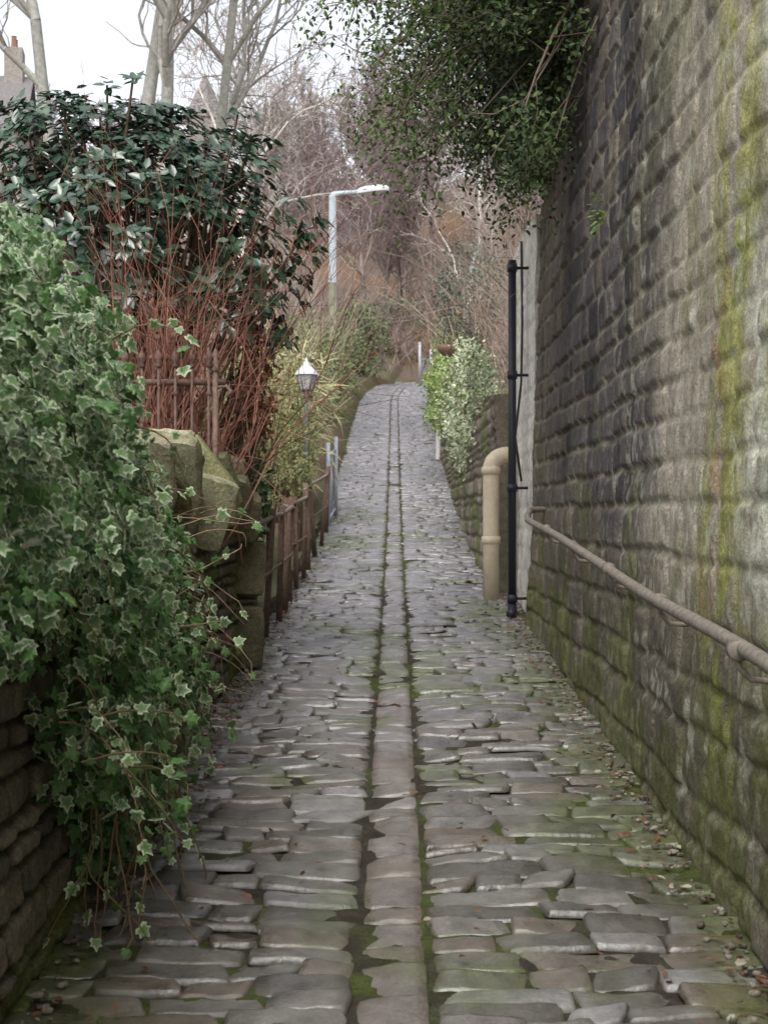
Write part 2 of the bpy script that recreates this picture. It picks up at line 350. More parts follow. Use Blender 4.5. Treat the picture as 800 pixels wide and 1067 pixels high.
while y<9.3:
    th=r.uniform(.06,.12);hh=r.uniform(.30,.50)*(1 if y<8 else .8);z=float(lt(np.array(y)))
    if not 7.75<y<8.15:
        cp.append(rock((-1.15+r.normal(0,.04),y,z+hh*.30),(r.uniform(.30,.46),th,hh),(r.normal(.45,.15),r.normal(0,.16),r.normal(0,.16)),mix([.17,.165,.085],[.34,.32,.22],r.random()),seed=r.uniform(0,99),noise=.13,point=r.choice([.1,.3,.75])))
    y+=th*1.35
build('coping_stones',cp,M_wall)
pp=[];z9=float(lt(np.array(9.2)))
pp.append(rock((-1.12,7.98,1.80),(.52,.16,.50),(0.05,0.06,.05),(.27,.265,.13),seed=4,noise=.05,k=20,point=.93))
pp.append(rock((-1.03,7.80,1.62),(.28,.09,.40),(.3,.25,.35),(.33,.32,.2),seed=5))
pp.append(rock((-1.08,9.55,z9-.08),(.36,.3,.30),(.25,.12,.2),(.18,.16,.09),seed=12))
pp.append(rock((-1.06,9.75,z9-.46),(.32,.26,.36),(-.15,.08,.3),(.17,.15,.09),seed=14))
pp.append(rock((-1.08,9.78,z9-.90),(.36,.3,.42),(.1,0,.2),(.16,.15,.09),seed=18))
build('pointed_end_stone',pp,M_wall)

# ---------------------------------------------------------------- ivy on the left wall
TOPX=[2.0,3.0,3.6,4.3,4.8,5.3,6.2];TOPZ=[1.9,2.1,2.28,2.42,2.10,1.80,1.45]
def ivy():
    r=np.random.default_rng(44);n=18500
    y=r.uniform(2.3,5.95,n);s=r.random(n)
    top=np.interp(y,TOPX,TOPZ);bot=np.interp(y,[2.2,4.0,4.35,4.75,5.3,5.7,6.2],[1.45,1.25,.85,.42,.5,.85,1.2])
    bot=bot+.3*(fbm(y*5,y*0,2)-.5)
    f=np.clip(s/.68,0,1);b=np.clip((s-.68)/.32,0,1)
    z=bot+(top-bot)*f;bulge=.02+.27*np.sin(np.pi*np.clip(f,0,1)**.72)**.8*ss(6.4-y,0,1.2)*ss(y,2.5,4.6)
    bulge=bulge+.32*(fbm(y*3.6,z*3.6,3,5)-.5)
    x=-1.05+bulge-b*1.2;z=z+.15*np.sin(b*3)+.25*(fbm(x*3,y*3,3,8)-.5)*(b>0)
    dep=r.exponential(.06,n);x=x-dep*.8+r.normal(0,.03,n)
    P=np.stack([x,y,z+r.normal(0,.02,n)],1)
    Nn=nrm(np.stack([.8-b*.8,-.5+0*y,.6+b],1)+r.normal(0,.5,(n,3)))
    D=nrm(np.stack([r.normal(.15,.5,n),r.normal(-.1,.6,n),-.9+.5*r.normal(size=n)],1))
    sz=r.uniform(.022,.056,n)*np.where(r.random(n)<.12,1.2,1)
    k=r.random(n);c=mix([.04,.10,.03],[.12,.235,.075],k);
    hi=ss(z,.9,1.9)*.55+.25
    ec=mix(c*1.35,[.70,.76,.56],(r.random(n)<hi)*r.uniform(.5,.95,n))
    return (P,D,Nn,sz,c,ec)
P,D,Nn,sz,c_,ec=ivy()
ivyE=empty('variegated_ivy')
build('leaves',[leaves(P,D,Nn,sz,c_,(IVY_V,IVY_F,IVY_W),ec)],M_leaf,smooth=False,parent=ivyE)
r=np.random.default_rng(45);sp=[];LP=[];LD=[]
for k in range(100):
    y=r.uniform(3.9,6.0);top=np.interp(y,TOPX,TOPZ)
    p=np.array([-1.06+r.uniform(.1,.24),y,r.uniform(.8,top-.2)]);d=nrm(np.array([r.uniform(.1,.6),r.uniform(-.3,.7),r.uniform(-.8,.3)]));pts=[p]
    for i in range(r.integers(6,12)):
        d=nrm(d+np.array([-.05,0,-.18])+r.normal(0,.12,3));p=p+d*.045;p[0]=min(p[0],-.62);pts.append(p);
        if r.random()<.7:LP.append(p+r.normal(0,.01,3));LD.append(nrm(d+r.normal(0,.6,3)))
    sp.append(tube(pts,np.linspace(.0035,.0015,len(pts)),4,(.2,.14,.08),cap=False))
for k in range(22):
    y=r.uniform(4.3,5.4);p=np.array([-1.06+r.uniform(.1,.3),y,r.uniform(.55,.9)]);pts=[p];d=np.array([0,0,-1.])
    for i in range(7):
        d=nrm(d+r.normal(0,.2,3)+[0,0,-.1]);p=p+d*.06;p[2]=max(p[2],.3);pts.append(p)
        if r.random()<.3:LP.append(p);LD.append(d)
    sp.append(tube(pts,.003,4,(.18,.12,.07),cap=False))
for k in range(30):
    y=r.uniform(4.7,6.4);p=np.array([-1.08,y,r.uniform(.9,1.65)]);d=nrm(np.array([.6,r.uniform(0,1),r.uniform(-.1,.5)]));pts=[p]
    for i in range(13):
        d=nrm(d+[-.02,0,-.08]+r.normal(0,.12,3));p=p+d*.05;p[0]=min(p[0],-.60);pts.append(p)
        if r.random()<.12:LP.append(p);LD.append(d)
    sp.append(tube(pts,np.linspace(.004,.0018,14),4,(.28,.20,.13),cap=False))
build('stems',sp,M_bark,parent=ivyE)
LP=np.array(LP);LD=np.array(LD);n=len(LP);c_=mix([.07,.15,.045],[.13,.25,.08],r.random(n))
build('stem_leaves',[leaves(LP,LD,nrm(r.normal(0,.5,(n,3))+[.6,-.6,.5]),r.uniform(.026,.052,n),c_,(IVY_V,IVY_F,IVY_W),mix(c_,[.68,.75,.52],(r.random(n)<.6)*.9))],M_leaf,smooth=False,parent=ivyE)

# ---------------------------------------------------------------- plants
def bush(name,c,rad,n,size,ca,cb,seed,mat=None,T=(LEAF_V,LEAF_F,LEAF_W),K=70,sig=.16,stem=True,base=None,fill=.55,droop=0,parent=None,stemcol=(.14,.10,.07)):
    r=np.random.default_rng(seed);c=np.array(c,float);rad=np.array(rad,float)
    mat=mat or (M_far if c[1]>19 else M_leaf)
    E=parent or empty(name)
    d=rdir(K,r);rr=(fill+(1-fill)*r.random(K))**.6*(.8+.4*fbm(d[:,0]*2+seed,d[:,1]*2+d[:,2]*2,3))
    cc=c+d*rad*rr[:,None];w=r.random(K)**.7+.2;idx=r.choice(K,n,p=w/w.sum())
    P=cc[idx]+r.normal(0,1,(n,3))*rad*sig
    out=nrm((P-c)/rad);Nn=nrm(out*.6+[0,-.15,.6]+r.normal(0,.45,(n,3)));D=nrm(out*.5+r.normal(0,.6,(n,3))+[0,0,-droop])
    k=np.clip(r.random(n)*.6+r.random(K)[idx]*.5,0,1);col=mix(ca,cb,k)
    build('leaves',[leaves(P,D,Nn,r.uniform(.65,1.25,n)*size,col,T)],mat,smooth=False,parent=E)
    if stem:
        b=np.array(base if base is not None else [c[0],c[1],float(terrain(c[0],c[1]))-.1]);sp=[]
        for q in cc[:min(K,45)]:
            m=(b+q)/2+r.normal(0,.12,3)*rad;t=np.linspace(0,1,7)[:,None];st=b+r.normal(0,.06,3)*[1,1,0]
            sp.append(tube((1-t)**2*st+2*t*(1-t)*m+t*t*q,np.linspace(.018,.004,7)*max(.6,rad.mean()),4,stemcol,cap=False))
        build('stems',sp,M_twig,parent=E)
    return E
def twigbush(name,c,rx,ry,h,n,col,seed,rad=.006,lean=.25,sub=4,parent=None):
    r=np.random.default_rng(seed);P0=[];P1=[];R0=[];R1=[]
    for k in range(n):
        p=np.array([c[0]+r.normal(0,.4)*rx,c[1]+r.normal(0,.4)*ry,0.]);p[2]=c[2] if len(c)>2 else float(terrain(p[0],p[1]))-.05
        d=nrm(np.array([r.normal(0,lean),r.normal(0,lean),1]));L=h*r.uniform(.5,1.05);m=8
        for i in range(m):
            d=nrm(d+r.normal(0,.12,3));q=p+d*L/m;a=rad*(1-.75*i/m);P0.append(p);P1.append(q);R0.append(a);R1.append(a*.9)
            if i>=2:
                for s in range(r.integers(0,sub)):
                    dd=nrm(d+r.normal(0,.55,3));qq=q;bl=L*.14
                    for t in range(2):
                        q2=qq+dd*bl;P0.append(qq);P1.append(q2);R0.append(a*.55);R1.append(a*.35);qq=q2;dd=nrm(dd+r.normal(0,.3,3)+[0,0,.15])
            p=q
    cv=np.array(col)*(np.random.default_rng(seed).uniform(.6,1.4,(len(P0),1)))
    return build(name,[segs(P0,P1,R0,R1,cv,3)],M_twig,smooth=False,parent=parent)

def camellia():
    r=np.random.default_rng(61);E=empty('rhododendron_bush');c=np.array([-1.90,9.9,3.32]);rad=np.array([1.30,1.15,1.17])
    K=1050;d=rdir(K,r);d[:,2]=np.where(d[:,2]<-.55,-d[:,2],d[:,2]);rr=(.70+.34*r.random(K))*(.76+.48*fbm(d[:,0]*2.6+5,d[:,1]*2.3+d[:,2]*2.9,3))
    rr[:270]*=.7
    cc=c+d*rad*rr[:,None];m=9;idx=np.repeat(np.arange(K),m);n=K*m
    ax=nrm(d[idx]*.7+[0,-.1,.45]);ph=np.tile(np.arange(m)*2*np.pi/m,K)+r.random(K)[idx]*6
    u=nrm(np.cross(ax,[.3,.2,.9]));w=np.cross(ax,u);side=np.cos(ph)[:,None]*u+np.sin(ph)[:,None]*w
    el=r.uniform(.1,.7,n)[:,None];D=nrm(side+ax*el-np.array([0,0,.45])+r.normal(0,.22,(n,3)))
    Nn=nrm(ax-D*np.sum(ax*D,1,keepdims=True)+r.normal(0,.2,(n,3)))
    P=cc[idx]+r.normal(0,.02,(n,3));k=r.random(n);col=mix([.02,.052,.028],[.065,.12,.065],k)
    build('leaves',[leaves(P,D,Nn,r.uniform(.07,.12,n),col)],M_gloss,smooth=True,parent=E)
    b=np.array([-1.85,9.95,1.3]);sp=[]
    for q in cc[::9]:
        mm=(b+q)/2+[0,0,-.2]+r.normal(0,.12,3);t=np.linspace(0,1,7)[:,None]
        sp.append(tube((1-t)**2*b+2*t*(1-t)*mm+t*t*q,np.linspace(.035,.008,7),5,(.16,.11,.08),cap=False))
    build('stems',sp,M_bark,parent=E)
camellia()
twigbush('red_stemmed_shrub',(-1.50,8.75,1.3),.60,.35,2.5,85,(.24,.115,.085),71,rad=.007,lean=.2,sub=4)
twigbush('red_stemmed_shrub',(-1.25,10.3,1.3),.22,.5,1.4,28,(.22,.12,.085),72,rad=.006,lean=.2,sub=4)
bush('rusty_leaved_shrub',(-1.00,10.0,2.55),(.22,.32,.5),1000,.055,(.15,.055,.03),(.36,.16,.085),73,K=34,base=(-1.25,10,1.3),droop=.5)
bush('rusty_leaved_shrub',(-1.6,9.1,2.6),(.5,.3,.4),420,.05,(.15,.065,.035),(.30,.15,.08),74,K=40,base=(-1.5,9.2,1.3),droop=.5)
bush('laurel_shrub',(-1.20,10.9,1.75),(.20,.5,.42),900,.08,(.045,.11,.03),(.13,.24,.06),75,mat=M_gloss,K=40)
bush('bramble_shrub',(-1.38,12.0,2.05),(.28,.8,.62),2400,.045,(.12,.15,.04),(.36,.38,.15),175,K=70)
bush('yellow_green_shrub',(-1.46,14.2,2.45),(.42,1.5,.9),5000,.045,(.16,.18,.05),(.44,.43,.18),76,K=120)
bush('privet_shrub',(-1.42,18.9,2.8),(.38,1.6,.8),3200,.05,(.13,.17,.05),(.38,.40,.16),77,K=90)
bush('bamboo_grass',(-1.6,21.5,3.1),(.55,1.8,1.0),1500,.40,(.26,.25,.12),(.50,.47,.28),78,T=(BL_V,BL_F,BL_W),K=80,droop=.4)
bush('evergreen_shrub',(-1.8,27,4.1),(.75,2.4,1.1),2600,.08,(.07,.11,.04),(.22,.27,.10),79,K=70)
bush('evergreen_shrub',(-1.8,35,5.0),(.8,3,1.1),2200,.095,(.09,.13,.05),(.26,.30,.12),80,K=70)
bush('evergreen_shrub',(-1.9,46,6.5),(1.0,4,1.0),1800,.13,(.08,.11,.05),(.22,.26,.12),81,K=60)
twigbush('bare_shrub',(-1.9,16),.6,3,2.6,60,(.32,.25,.18),82,rad=.008)
twigbush('bare_shrub',(-2.3,23),.8,3.5,3.9,90,(.35,.27,.20),83,rad=.011)
twigbush('bare_shrub',(-2.9,30),1.2,4,4.6,100,(.33,.26,.21),84,rad=.014)
twigbush('bare_shrub',(-4.5,17),2,3,3.6,80,(.28,.22,.17),85,rad=.012)
twigbush('bare_shrub',(-3.4,44),1.6,5,4.4,80,(.30,.24,.215),86,rad=.018)
bush('variegated_hedge',(1.02,19.6,3.05),(.36,2.2,.78),5200,.06,(.12,.175,.06),(.56,.60,.42),90,K=100,stem=False,mat=M_far)
bush('privet_hedge',(1.02,28.5,3.9),(.45,3.2,.7),2800,.08,(.09,.17,.045),(.34,.42,.14),91,K=80,stem=False)
bush('garden_hedge',(1.5,38,5.2),(.6,4,.9),2200,.1,(.08,.12,.045),(.25,.29,.11),92,K=70)
bush('holly_bush',(1.75,35,7.0),(.9,1.2,1.2),2200,.10,(.03,.065,.045),(.09,.15,.09),93,mat=M_gloss,K=50)
bush('garden_hedge',(2.9,56,8.6),(1.3,5,1.3),1800,.16,(.08,.11,.05),(.20,.25,.11),94,K=70)
bush('evergreen_shrub',(-1.4,60,8.5),(1.3,4,1.5),1800,.17,(.07,.11,.05),(.22,.27,.12),95,K=60)
bush('evergreen_shrub',(-.6,73,10.8),(2.6,2.5,2.0),2400,.17,(.08,.09,.055),(.20,.21,.13),96,K=70)
twigbush('bare_shrub',(1.6,13.4,3.7),.5,1.2,1.6,60,(.22,.17,.13),97,rad=.006,lean=.5)
twigbush('bare_shrub',(1.9,18),.6,3,2.7,60,(.26,.20,.155),98,rad=.009,lean=.35)
twigbush('bare_shrub',(3.0,28),1.4,5,4.6,110,(.30,.235,.19),99,rad=.014)
twigbush('bare_shrub',(4,44),2.5,8,5.5,100,(.31,.245,.21),100,rad=.022)

def overhang():
    E=empty('overhanging_evergreen_tree');r=np.random.default_rng(110)
    base=np.array([2.3,11.0,6.2]);tips=[];wt=[]
    sp=[];sp.append(tube([[2.4,11.2,5.6],[2.3,11,6.6],[2.0,10.8,7.6]],[.14,.12,.08],7,(.15,.13,.10)))
    for k in range(135):
        x=r.uniform(-.35,1.7)
        low=np.interp(x,[-.4,.1,.6,1.0,1.8],[4.65,4.2,3.8,3.6,3.8])
        q=np.array([x,r.uniform(8.8,13.2),r.uniform(low+.2,6.3)])
        if q[1]<12.2: q[0]=min(q[0],1.15)
        m=(base+q)/2+np.array([0,0,.6])+r.normal(0,.22,3);t=np.linspace(0,1,10)[:,None]
        C=(1-t)**2*base+2*t*(1-t)*m+t*t*q;sp.append(tube(C,np.linspace(.035,.005,10),5,(.15,.12,.095),cap=False));tips.append(q);wt.append(1)
        for j in range(7):
            s=C[r.integers(5,10)];dd=nrm(r.normal(0,1,3)+[-.2,-.1,-.35]);e=s+dd*r.uniform(.2,.5);e2=e+nrm(dd+[0,0,-.5])*.18
            sp.append(tube([s,(s+e)/2+r.normal(0,.03,3),e,e2],np.linspace(.007,.002,4),3,(.17,.13,.10),cap=False));tips+= [e,e2];wt+=[.7,.5]
    build('branches',sp,M_twig,parent=E)
    tips=np.array(tips);K=len(tips);w=(r.random(K)**1.2+.08)*np.array(wt)*(.38+1.2*ss(tips[:,0],-.1,1.0))*ss(-tips[:,2],-6.6,-6.0);n=70000;idx=r.choice(K,n,p=w/w.sum())
    P=tips[idx]+r.normal(0,.085,(n,3));P=P[(P[:,1]>12.2)|(P[:,0]<1.2)];n=len(P);out=nrm(P-np.array([1.4,11,6.2]))
    Nn=nrm(out*.3+[0,-.2,.7]+r.normal(0,.5,(n,3)));D=nrm(r.normal(0,.7,(n,3))+[0,0,-.3])
    k=np.clip(.65*r.random(n)+.45*fbm(P[:,0]*3,P[:,2]*3+P[:,1],2)-.25+.45*ss(-P[:,0],-.8,.2),0,1);col=mix([.018,.032,.014],[.13,.19,.055],k)  # sky-lit left side and darker right side painted into leaf colour, plus random tone
    build('leaves',[leaves(P,D,Nn,r.uniform(.034,.058,n),col)],M_far,smooth=False,parent=E)
overhang()
sp=rdir(60,np.random.default_rng(4));q=np.array([1.2,8.1,3.3])+sp*[.03,.08,.10]-[.06,0,0]
build('wall_fern',[leaves(q,nrm(sp+[-1,0,-.3]),nrm(sp+[-.5,-.5,1]),np.full(60,.04),np.tile([.14,.21,.05],(60,1)))],M_leaf,smooth=False)

# ---------------------------------------------------------------- bare trees
def grow(seed,H,r0,levels=4,wob=.09,spread=.8,br=1.5,upb=.06,nseg=9,lean=(0,0),minr=.01,start=2,lfac=.52):
    r=np.random.default_rng(seed);out=[];st=[(np.zeros(3),nrm(np.array([lean[0],lean[1],1.])),H,r0,0)]
    while st:
        p,d,L,rad,lv=st.pop();n=max(3,nseg-lv*2)
        for i in range(n):
            d=nrm(d+r.normal(0,wob*(1+.6*lv),3)+np.array([0,0,upb if lv else .02]));q=p+d*L/n
            ra=max(rad*(1-.8*i/n),minr);rb=max(rad*(1-.8*(i+1)/n),minr*.8);out.append((p,q,ra,rb,lv))
            if lv<levels and i>=(start if lv==0 else 0):
                for k in range(int(br+r.random()+(.6 if lv==0 else 0))):
                    a=nrm(np.cross(d,r.normal(0,1,3)));dd=nrm(d+a*spread*r.uniform(.6,1.2))
                    st.append((q,dd,L*lfac*(1-.45*i/n)*r.uniform(.7,1.1),rb*.6,lv+1))
            p=q
    return out
def tree_mesh(name,segsl,ca,cb,n=5):
    P0=np.array([s[0] for s in segsl]);P1=np.array([s[1] for s in segsl]);lv=np.array([s[4] for s in segsl])
    R0=np.array([s[2] for s in segsl]);R1=np.array([s[3] for s in segsl]);big=lv<2
    col=mix(ca,cb,np.clip(lv/3,0,1)*.9)*np.random.default_rng(1).uniform(.7,1.3,(len(lv),1))
    pr=[segs(P0[big],P1[big],R0[big],R1[big],col[big],7)]
    if (~big).any(): pr.append(segs(P0[~big],P1[~big],R0[~big],R1[~big],col[~big],3))
    return build(name,pr,M_bark if 'beech' in name else M_twig)
def put(ob,x,y,s=1,rz=0,dz=-.2):
    ob.location=(x,y,float(terrain(np.array(x),np.array(y)))+dz);ob.scale=(s,s,s);ob.rotation_euler=(0,0,rz)
G1=(.40,.40,.36);G2=(.38,.33,.30)
for i,(x,y,H,r0,ln) in enumerate([(-6.9,31,17,.20,(-.10,0)),(-6.3,30.5,18,.22,(.03,0)),(-5.4,31,17,.20,(-.04,.05)),(-4.6,33,16,.17,(.05,0))]):
    t=tree_mesh('bare_beech_tree',grow(200+i,H,r0,levels=3,start=4,lean=ln,br=1.0,spread=.75,minr=.012,nseg=12,wob=.075),G1,G2);put(t,x,y,1,0)
for i,(x,y,H,r0) in enumerate([(-4.3,45,13,.19),(-3.4,52,12,.15),(2.6,57,12,.14)]):
    t=tree_mesh('silver_birch_tree',grow(220+i,H,r0,levels=3,start=2,br=1.2,spread=.9,wob=.12,minr=.016,nseg=10,lean=(-.02,0)),(.62,.59,.54),(.44,.38,.35));put(t,x,y,1,i*2+1)
W=empty('woodland');base=[]
for i in range(4):
    t=tree_mesh('woodland_tree',grow(300+i,12,.17,levels=3,start=2,br=1.6,spread=.85,minr=.026,nseg=9,upb=.1),(.22,.18,.165),(.30,.235,.23));t.parent=W;base.append(t)
r=np.random.default_rng(12);k=0
for i in range(170):
    y=67+75*r.random()**.9;x=r.uniform(-.31,.27)*y
    if abs(x-1)<3.0 and y<74: continue
    if x<-6 and y<90: continue
    if k<4: t=base[k]
    else:
        t=bpy.data.objects.new('woodland_tree',base[k%4].data);S.collection.objects.link(t);t.parent=W
    sc=r.uniform(.55,1.05)*(.95 if x>-6 else .6);put(t,x,y,sc,r.uniform(0,6),-.3);k+=1
W2=empty('woodland_undergrowth')
u0=twigbush('brambles',(0,0,0),5,4,3.2,150,(.27,.21,.19),400,rad=.025,lean=.4,sub=4);u0.parent=W2
for i in range(56):
    y=58+70*r.random();x=r.uniform(-.30,.27)*y
    if abs(x-1.2)<3.6 and y<72: continue
    t=u0 if i==0 else bpy.data.objects.new('brambles',u0.data)
    if i: S.collection.objects.link(t);t.parent=W2
    put(t,x,y,r.uniform(.6,1.2),r.uniform(0,6),-.1)

# ---------------------------------------------------------------- iron handrail on right wall
E=empty('iron_handrail');HG=(.21,.18,.145)
ys=np.linspace(2.4,10.7,60);xr_=1.01+.012*np.sin(ys*2.1)-.012*(ys-6)*.3
zr=g(ys)+.98+.012*np.sin(ys*1.7)
pts=np.stack([xr_,ys,zr],1);end=np.array([[1.0,10.85,zr[-1]+.03],[1.03,10.98,zr[-1]+.07],[1.10,11.05,zr[-1]+.08],[1.22,11.08,zr[-1]+.07]])
build('rail',[tube(np.r_[pts,end],.024,12,HG)],M_rust,parent=E)
bp=[]
for y in [3.1,4.25,5.5,6.8,8.2,9.6]:
    z=float(g(y))+.98;x=1.01
    bp.append(tube([[x,y,z-.02],[x+.005,y,z-.05],[x+.04,y,z-.085],[x+.09,y,z-.09],[1.22,y,z-.07]],.011,6,HG))
    bp.append(tube([[x,y-.03,z],[x,y+.03,z]],.030,10,HG))
build('brackets',bp,M_rust,parent=E)

# ---------------------------------------------------------------- rusty railing on left
E=empty('rusty_iron_railing');pr=[];RC=(.17,.11,.08);r=np.random.default_rng(15)
posts=[10.5,11.3,12.3,12.9,13.7,14.7,15.6,16.6,17.9,19.2,20.6]
tops=[]
for y in posts:
    a=r.normal(0,.04);b=r.normal(0,.06);hh=.95+r.normal(0,.03);z=float(g(y));x=-.99+r.normal(0,.015)
    pr.append(box((x+a*.5,y+b*.5,z+hh/2),(.05,.012,hh+.1),RC,rx=-b,ry=a,rz=r.normal(0,.2)))
    pr.append(box((x-.022+a*.5,y+b*.5+.022,z+hh/2),(.012,.05,hh+.1),RC,rx=-b,ry=a,rz=0));tops.append([x+a,y+b,z+hh-.03])
tops=np.array(tops);yy=np.linspace(10.1,20.8,50)
def along(dz,ro,col=RC):
    return tube(np.stack([np.interp(yy,tops[:,1],tops[:,0])+.008*np.sin(yy*3),yy,np.interp(yy,tops[:,1],tops[:,2])+dz+.01*np.sin(yy*2.3)],1),ro,6,col)
pr+= [along(0,.02,(.28,.22,.18)),along(-.42,.012)]
build('posts_and_rails',pr,M_rust,parent=E)
E=empty('galvanised_gate');pr=[];GC=(.48,.52,.58);z=float(g(21.3))
for x,y in [(-.98,21.3),(-.92,22.6)]: pr.append(tube([[x,y,float(g(y))-.05],[x,y,float(g(y))+1.25]],.03,8,GC))
for k in range(7):
    y=21.4+k*.18;pr.append(tube([[-.97,y,float(g(y))+.1],[-.97,y,float(g(y))+1.05]],.012,6,GC))
for h in(.12,1.05): pr.append(tube([[-.975,21.3,z+h],[-.93,22.6,float(g(22.6))+h]],.02,6,GC))
build('frame',pr,M_paint,parent=E)

# ---------------------------------------------------------------- ornamental fence
E=empty('ornamental_iron_fence');pr=[];yf=8.2;FC=(.15,.09,.07)
pr.append(box((-1.46,yf,2.36),(1.0,.02,.035),FC));pr.append(box((-1.46,yf,1.75),(1.0,.02,.03),FC))
for k in range(10):
    x=-1.91+k*.095
    pr.append(tube([[x,yf-.02,1.5],[x,yf-.02,2.45]],.009,6,FC))
    pr.append(lathe((x,yf-.02,2.44),[(.009,0),(.024,.012),(.01,.03),(.028,.05),(.02,.07),(.006,.10),(0,.125)],8,FC))
    if k%2: pr.append(lathe((x,yf-.02,2.28),[(.009,0),(.02,.015),(.009,.03)],8,FC))
pr.append(tube([[-1.02,yf,1.5],[-1.02,yf,2.42]],.018,8,(.20,.13,.10)))
pr.append(lathe((-1.02,yf,2.42),[(.02,0),(.032,.01),(.022,.03),(.03,.05),(.016,.08),(.02,.10),(0,.14)],10,(.20,.13,.10)))
pr.append(tube([[-1.02,yf,2.33],[-.96,yf,2.34],[-.93,yf,2.31],[-.95,yf,2.28]],.012,6,(.20,.13,.10)))
build('bars_and_finials',pr,M_rust,parent=E)

# ---------------------------------------------------------------- garden lantern on post
E=empty('garden_lantern');WC=(.66,.68,.70);x,y,zb=-1.10,18.0,3.14;k_=.85
build('post',[tube([[x,y,.9],[x,y,zb-.04]],.024,10,(.10,.10,.09)),lathe((x,y,zb-.1),[(.028,0),(.055,.03),(.03,.06),(.065,.10),(.07,.115)],10,(.14,.14,.14))],M_paint,parent=E)
bars=[lathe((x,y,zb+.23*k_),[(.175*k_,0),(.17*k_,.02*k_),(.10*k_,.10*k_),(.05*k_,.15*k_),(.05*k_,.18*k_),(.022*k_,.2*k_),(.024*k_,.22*k_),(0,.27*k_)],6,WC),lathe((x,y,zb),[(0,0),(.08,0),(.085,.02),(.0,.02)],6,(.2,.2,.2))]
for k in range(6):
    a=k*math.pi/3;bars.append(tube([[x+.095*k_*math.cos(a),y+.095*k_*math.sin(a),zb+.01],[x+.155*k_*math.cos(a),y+.155*k_*math.sin(a),zb+.235*k_]],.008,5,(.2,.2,.2)))
build('cap_and_frame',bars,M_paint,parent=E)
build('glass',[lathe((x,y,zb+.02),[(.088*k_,0),(.146*k_,.21*k_)],6,(.55,.57,.55))],M_glass,smooth=False,parent=E)
bush('climbing_shrub',(-1.14,17.4,2.35),(.16,.5,.65),1100,.05,(.10,.13,.04),(.34,.36,.15),176,K=40)

# ---------------------------------------------------------------- street lamp
E=empty('street_lamp');x,y=-1.72,40.;zg=float(terrain(np.array(x),np.array(y)));zt=10.45
build('column',[lathe((x,y,zg-.1),[(.13,0),(.13,1.5),(.115,1.55),(.11,3.6)],14,(.30,.31,.21)),
  lathe((x,y,zg+3.4),[(.12,0),(.11,.12),(.10,zt-zg-3.5)],14,(.60,.68,.74))],M_paint,parent=E)
build('arm',[tube([[x,y,zt-.25],[x,y,zt-.05],[x+.05,y,zt],[x+.2,y,zt+.03],[x+.8,y,zt+.07]],[.10,.10,.085,.065,.055],10,(.60,.68,.74))],M_paint,parent=E)
V,F,C=rock((0,0,0),(.9,.40,.30),(0,0,0),(.7,.7,.7),k=3,noise=0);V[:,2]=np.where(V[:,2]<-.04,-.04,V[:,2]);V[:,1]*=np.interp(V[:,0],[-.42,.1,.42],[.5,1,.9])
V[:,2]+=V[:,0]*.09
build('lantern_head',[(V+np.array([x+1.12,y,zt+.09]),F,C*0+np.array([.84,.86,.88]))],M_paint,parent=E)

# ---------------------------------------------------------------- pipes on right
E=empty('black_downpipe');BC=(.018,.02,.028);x,y=1.04,12.75;zg=float(g(y))
pr=[tube([[x,y,zg+.02],[x,y,zg+3.15]],.036,12,BC)]
for h in (.12,1.1,2.1,3.05): pr.append(lathe((x,y,zg+h),[(.036,0),(.045,0),(.045,.07),(.036,.07)],12,BC)); pr.append(box((x+.08,y+.02,zg+h+.035),(.15,.012,.025),BC))
pr.append(tube([[x,y,zg+.1],[x,y-.02,zg+.04],[x-.02,y-.1,zg+.02]],.042,10,BC))
build('pipe',pr,M_paint,parent=E)
E=empty('cream_drain_pipe');CC=(.60,.51,.37);x,y=.93,13.9;zg=float(g(y))
a=np.linspace(0,math.pi/2,8);el=np.stack([x+.15*(1-np.cos(a)),np.full(8,y)+.05*(1-np.cos(a)),zg+1.28+.13*np.sin(a)],1)
pr=[tube(np.r_[[[x,y,zg-.02],[x,y,zg+.7],[x,y,zg+1.2]],el,[[x+.4,y+.1,zg+1.42]]],.078,16,CC)]
for h in (.55,1.22): pr.append(lathe((x,y,zg+h),[(.078,0),(.092,.005),(.092,.07),(.078,.075)],16,CC))
build('pipe',pr,M_paint,parent=E)
build('wall_cable',[tube([[1.16,13.2,1.9],[1.10,13.15,2.3],[1.15,13.1,2.8],[1.16,13.1,3.4],[1.16,13.2,4.1]],.012,6,(.03,.03,.03))],M_paint)
E=empty('wall_lantern');x,y,zb=.95,17.6,3.18
pr=[tube([[1.08,y,zb+.1],[1.0,y,zb+.02],[.97,y,zb-.05],[x,y,zb-.03]],.010,6,(.06,.06,.06)),lathe((x,y,zb+.16),[(.08,0),(.05,.05),(.015,.07),(0,.10)],6,(.30,.31,.31)),lathe((x,y,zb-.03),[(.0,0),(.04,0),(.05,.03),(.0,.03)],6,(.1,.1,.1))]
for k in range(6):
    aa=k*math.pi/3;pr.append(tube([[x+.045*math.cos(aa),y+.045*math.sin(aa),zb],[x+.068*math.cos(aa),y+.068*math.sin(aa),zb+.16]],.005,4,(.06,.06,.06)))
build('frame',pr,M_paint,parent=E);build('glass',[lathe((x,y,zb),[(.04,0),(.064,.16)],6,(.4,.42,.4))],M_glass,smooth=False,parent=E)
bush('trailing_ivy',(1.0,17.0,3.1),(.14,1.2,.42),1500,.05,(.08,.12,.04),(.36,.40,.25),177,K=50,stem=False)
E=empty('hanging_basket');x,y,z=.86,23,4.25
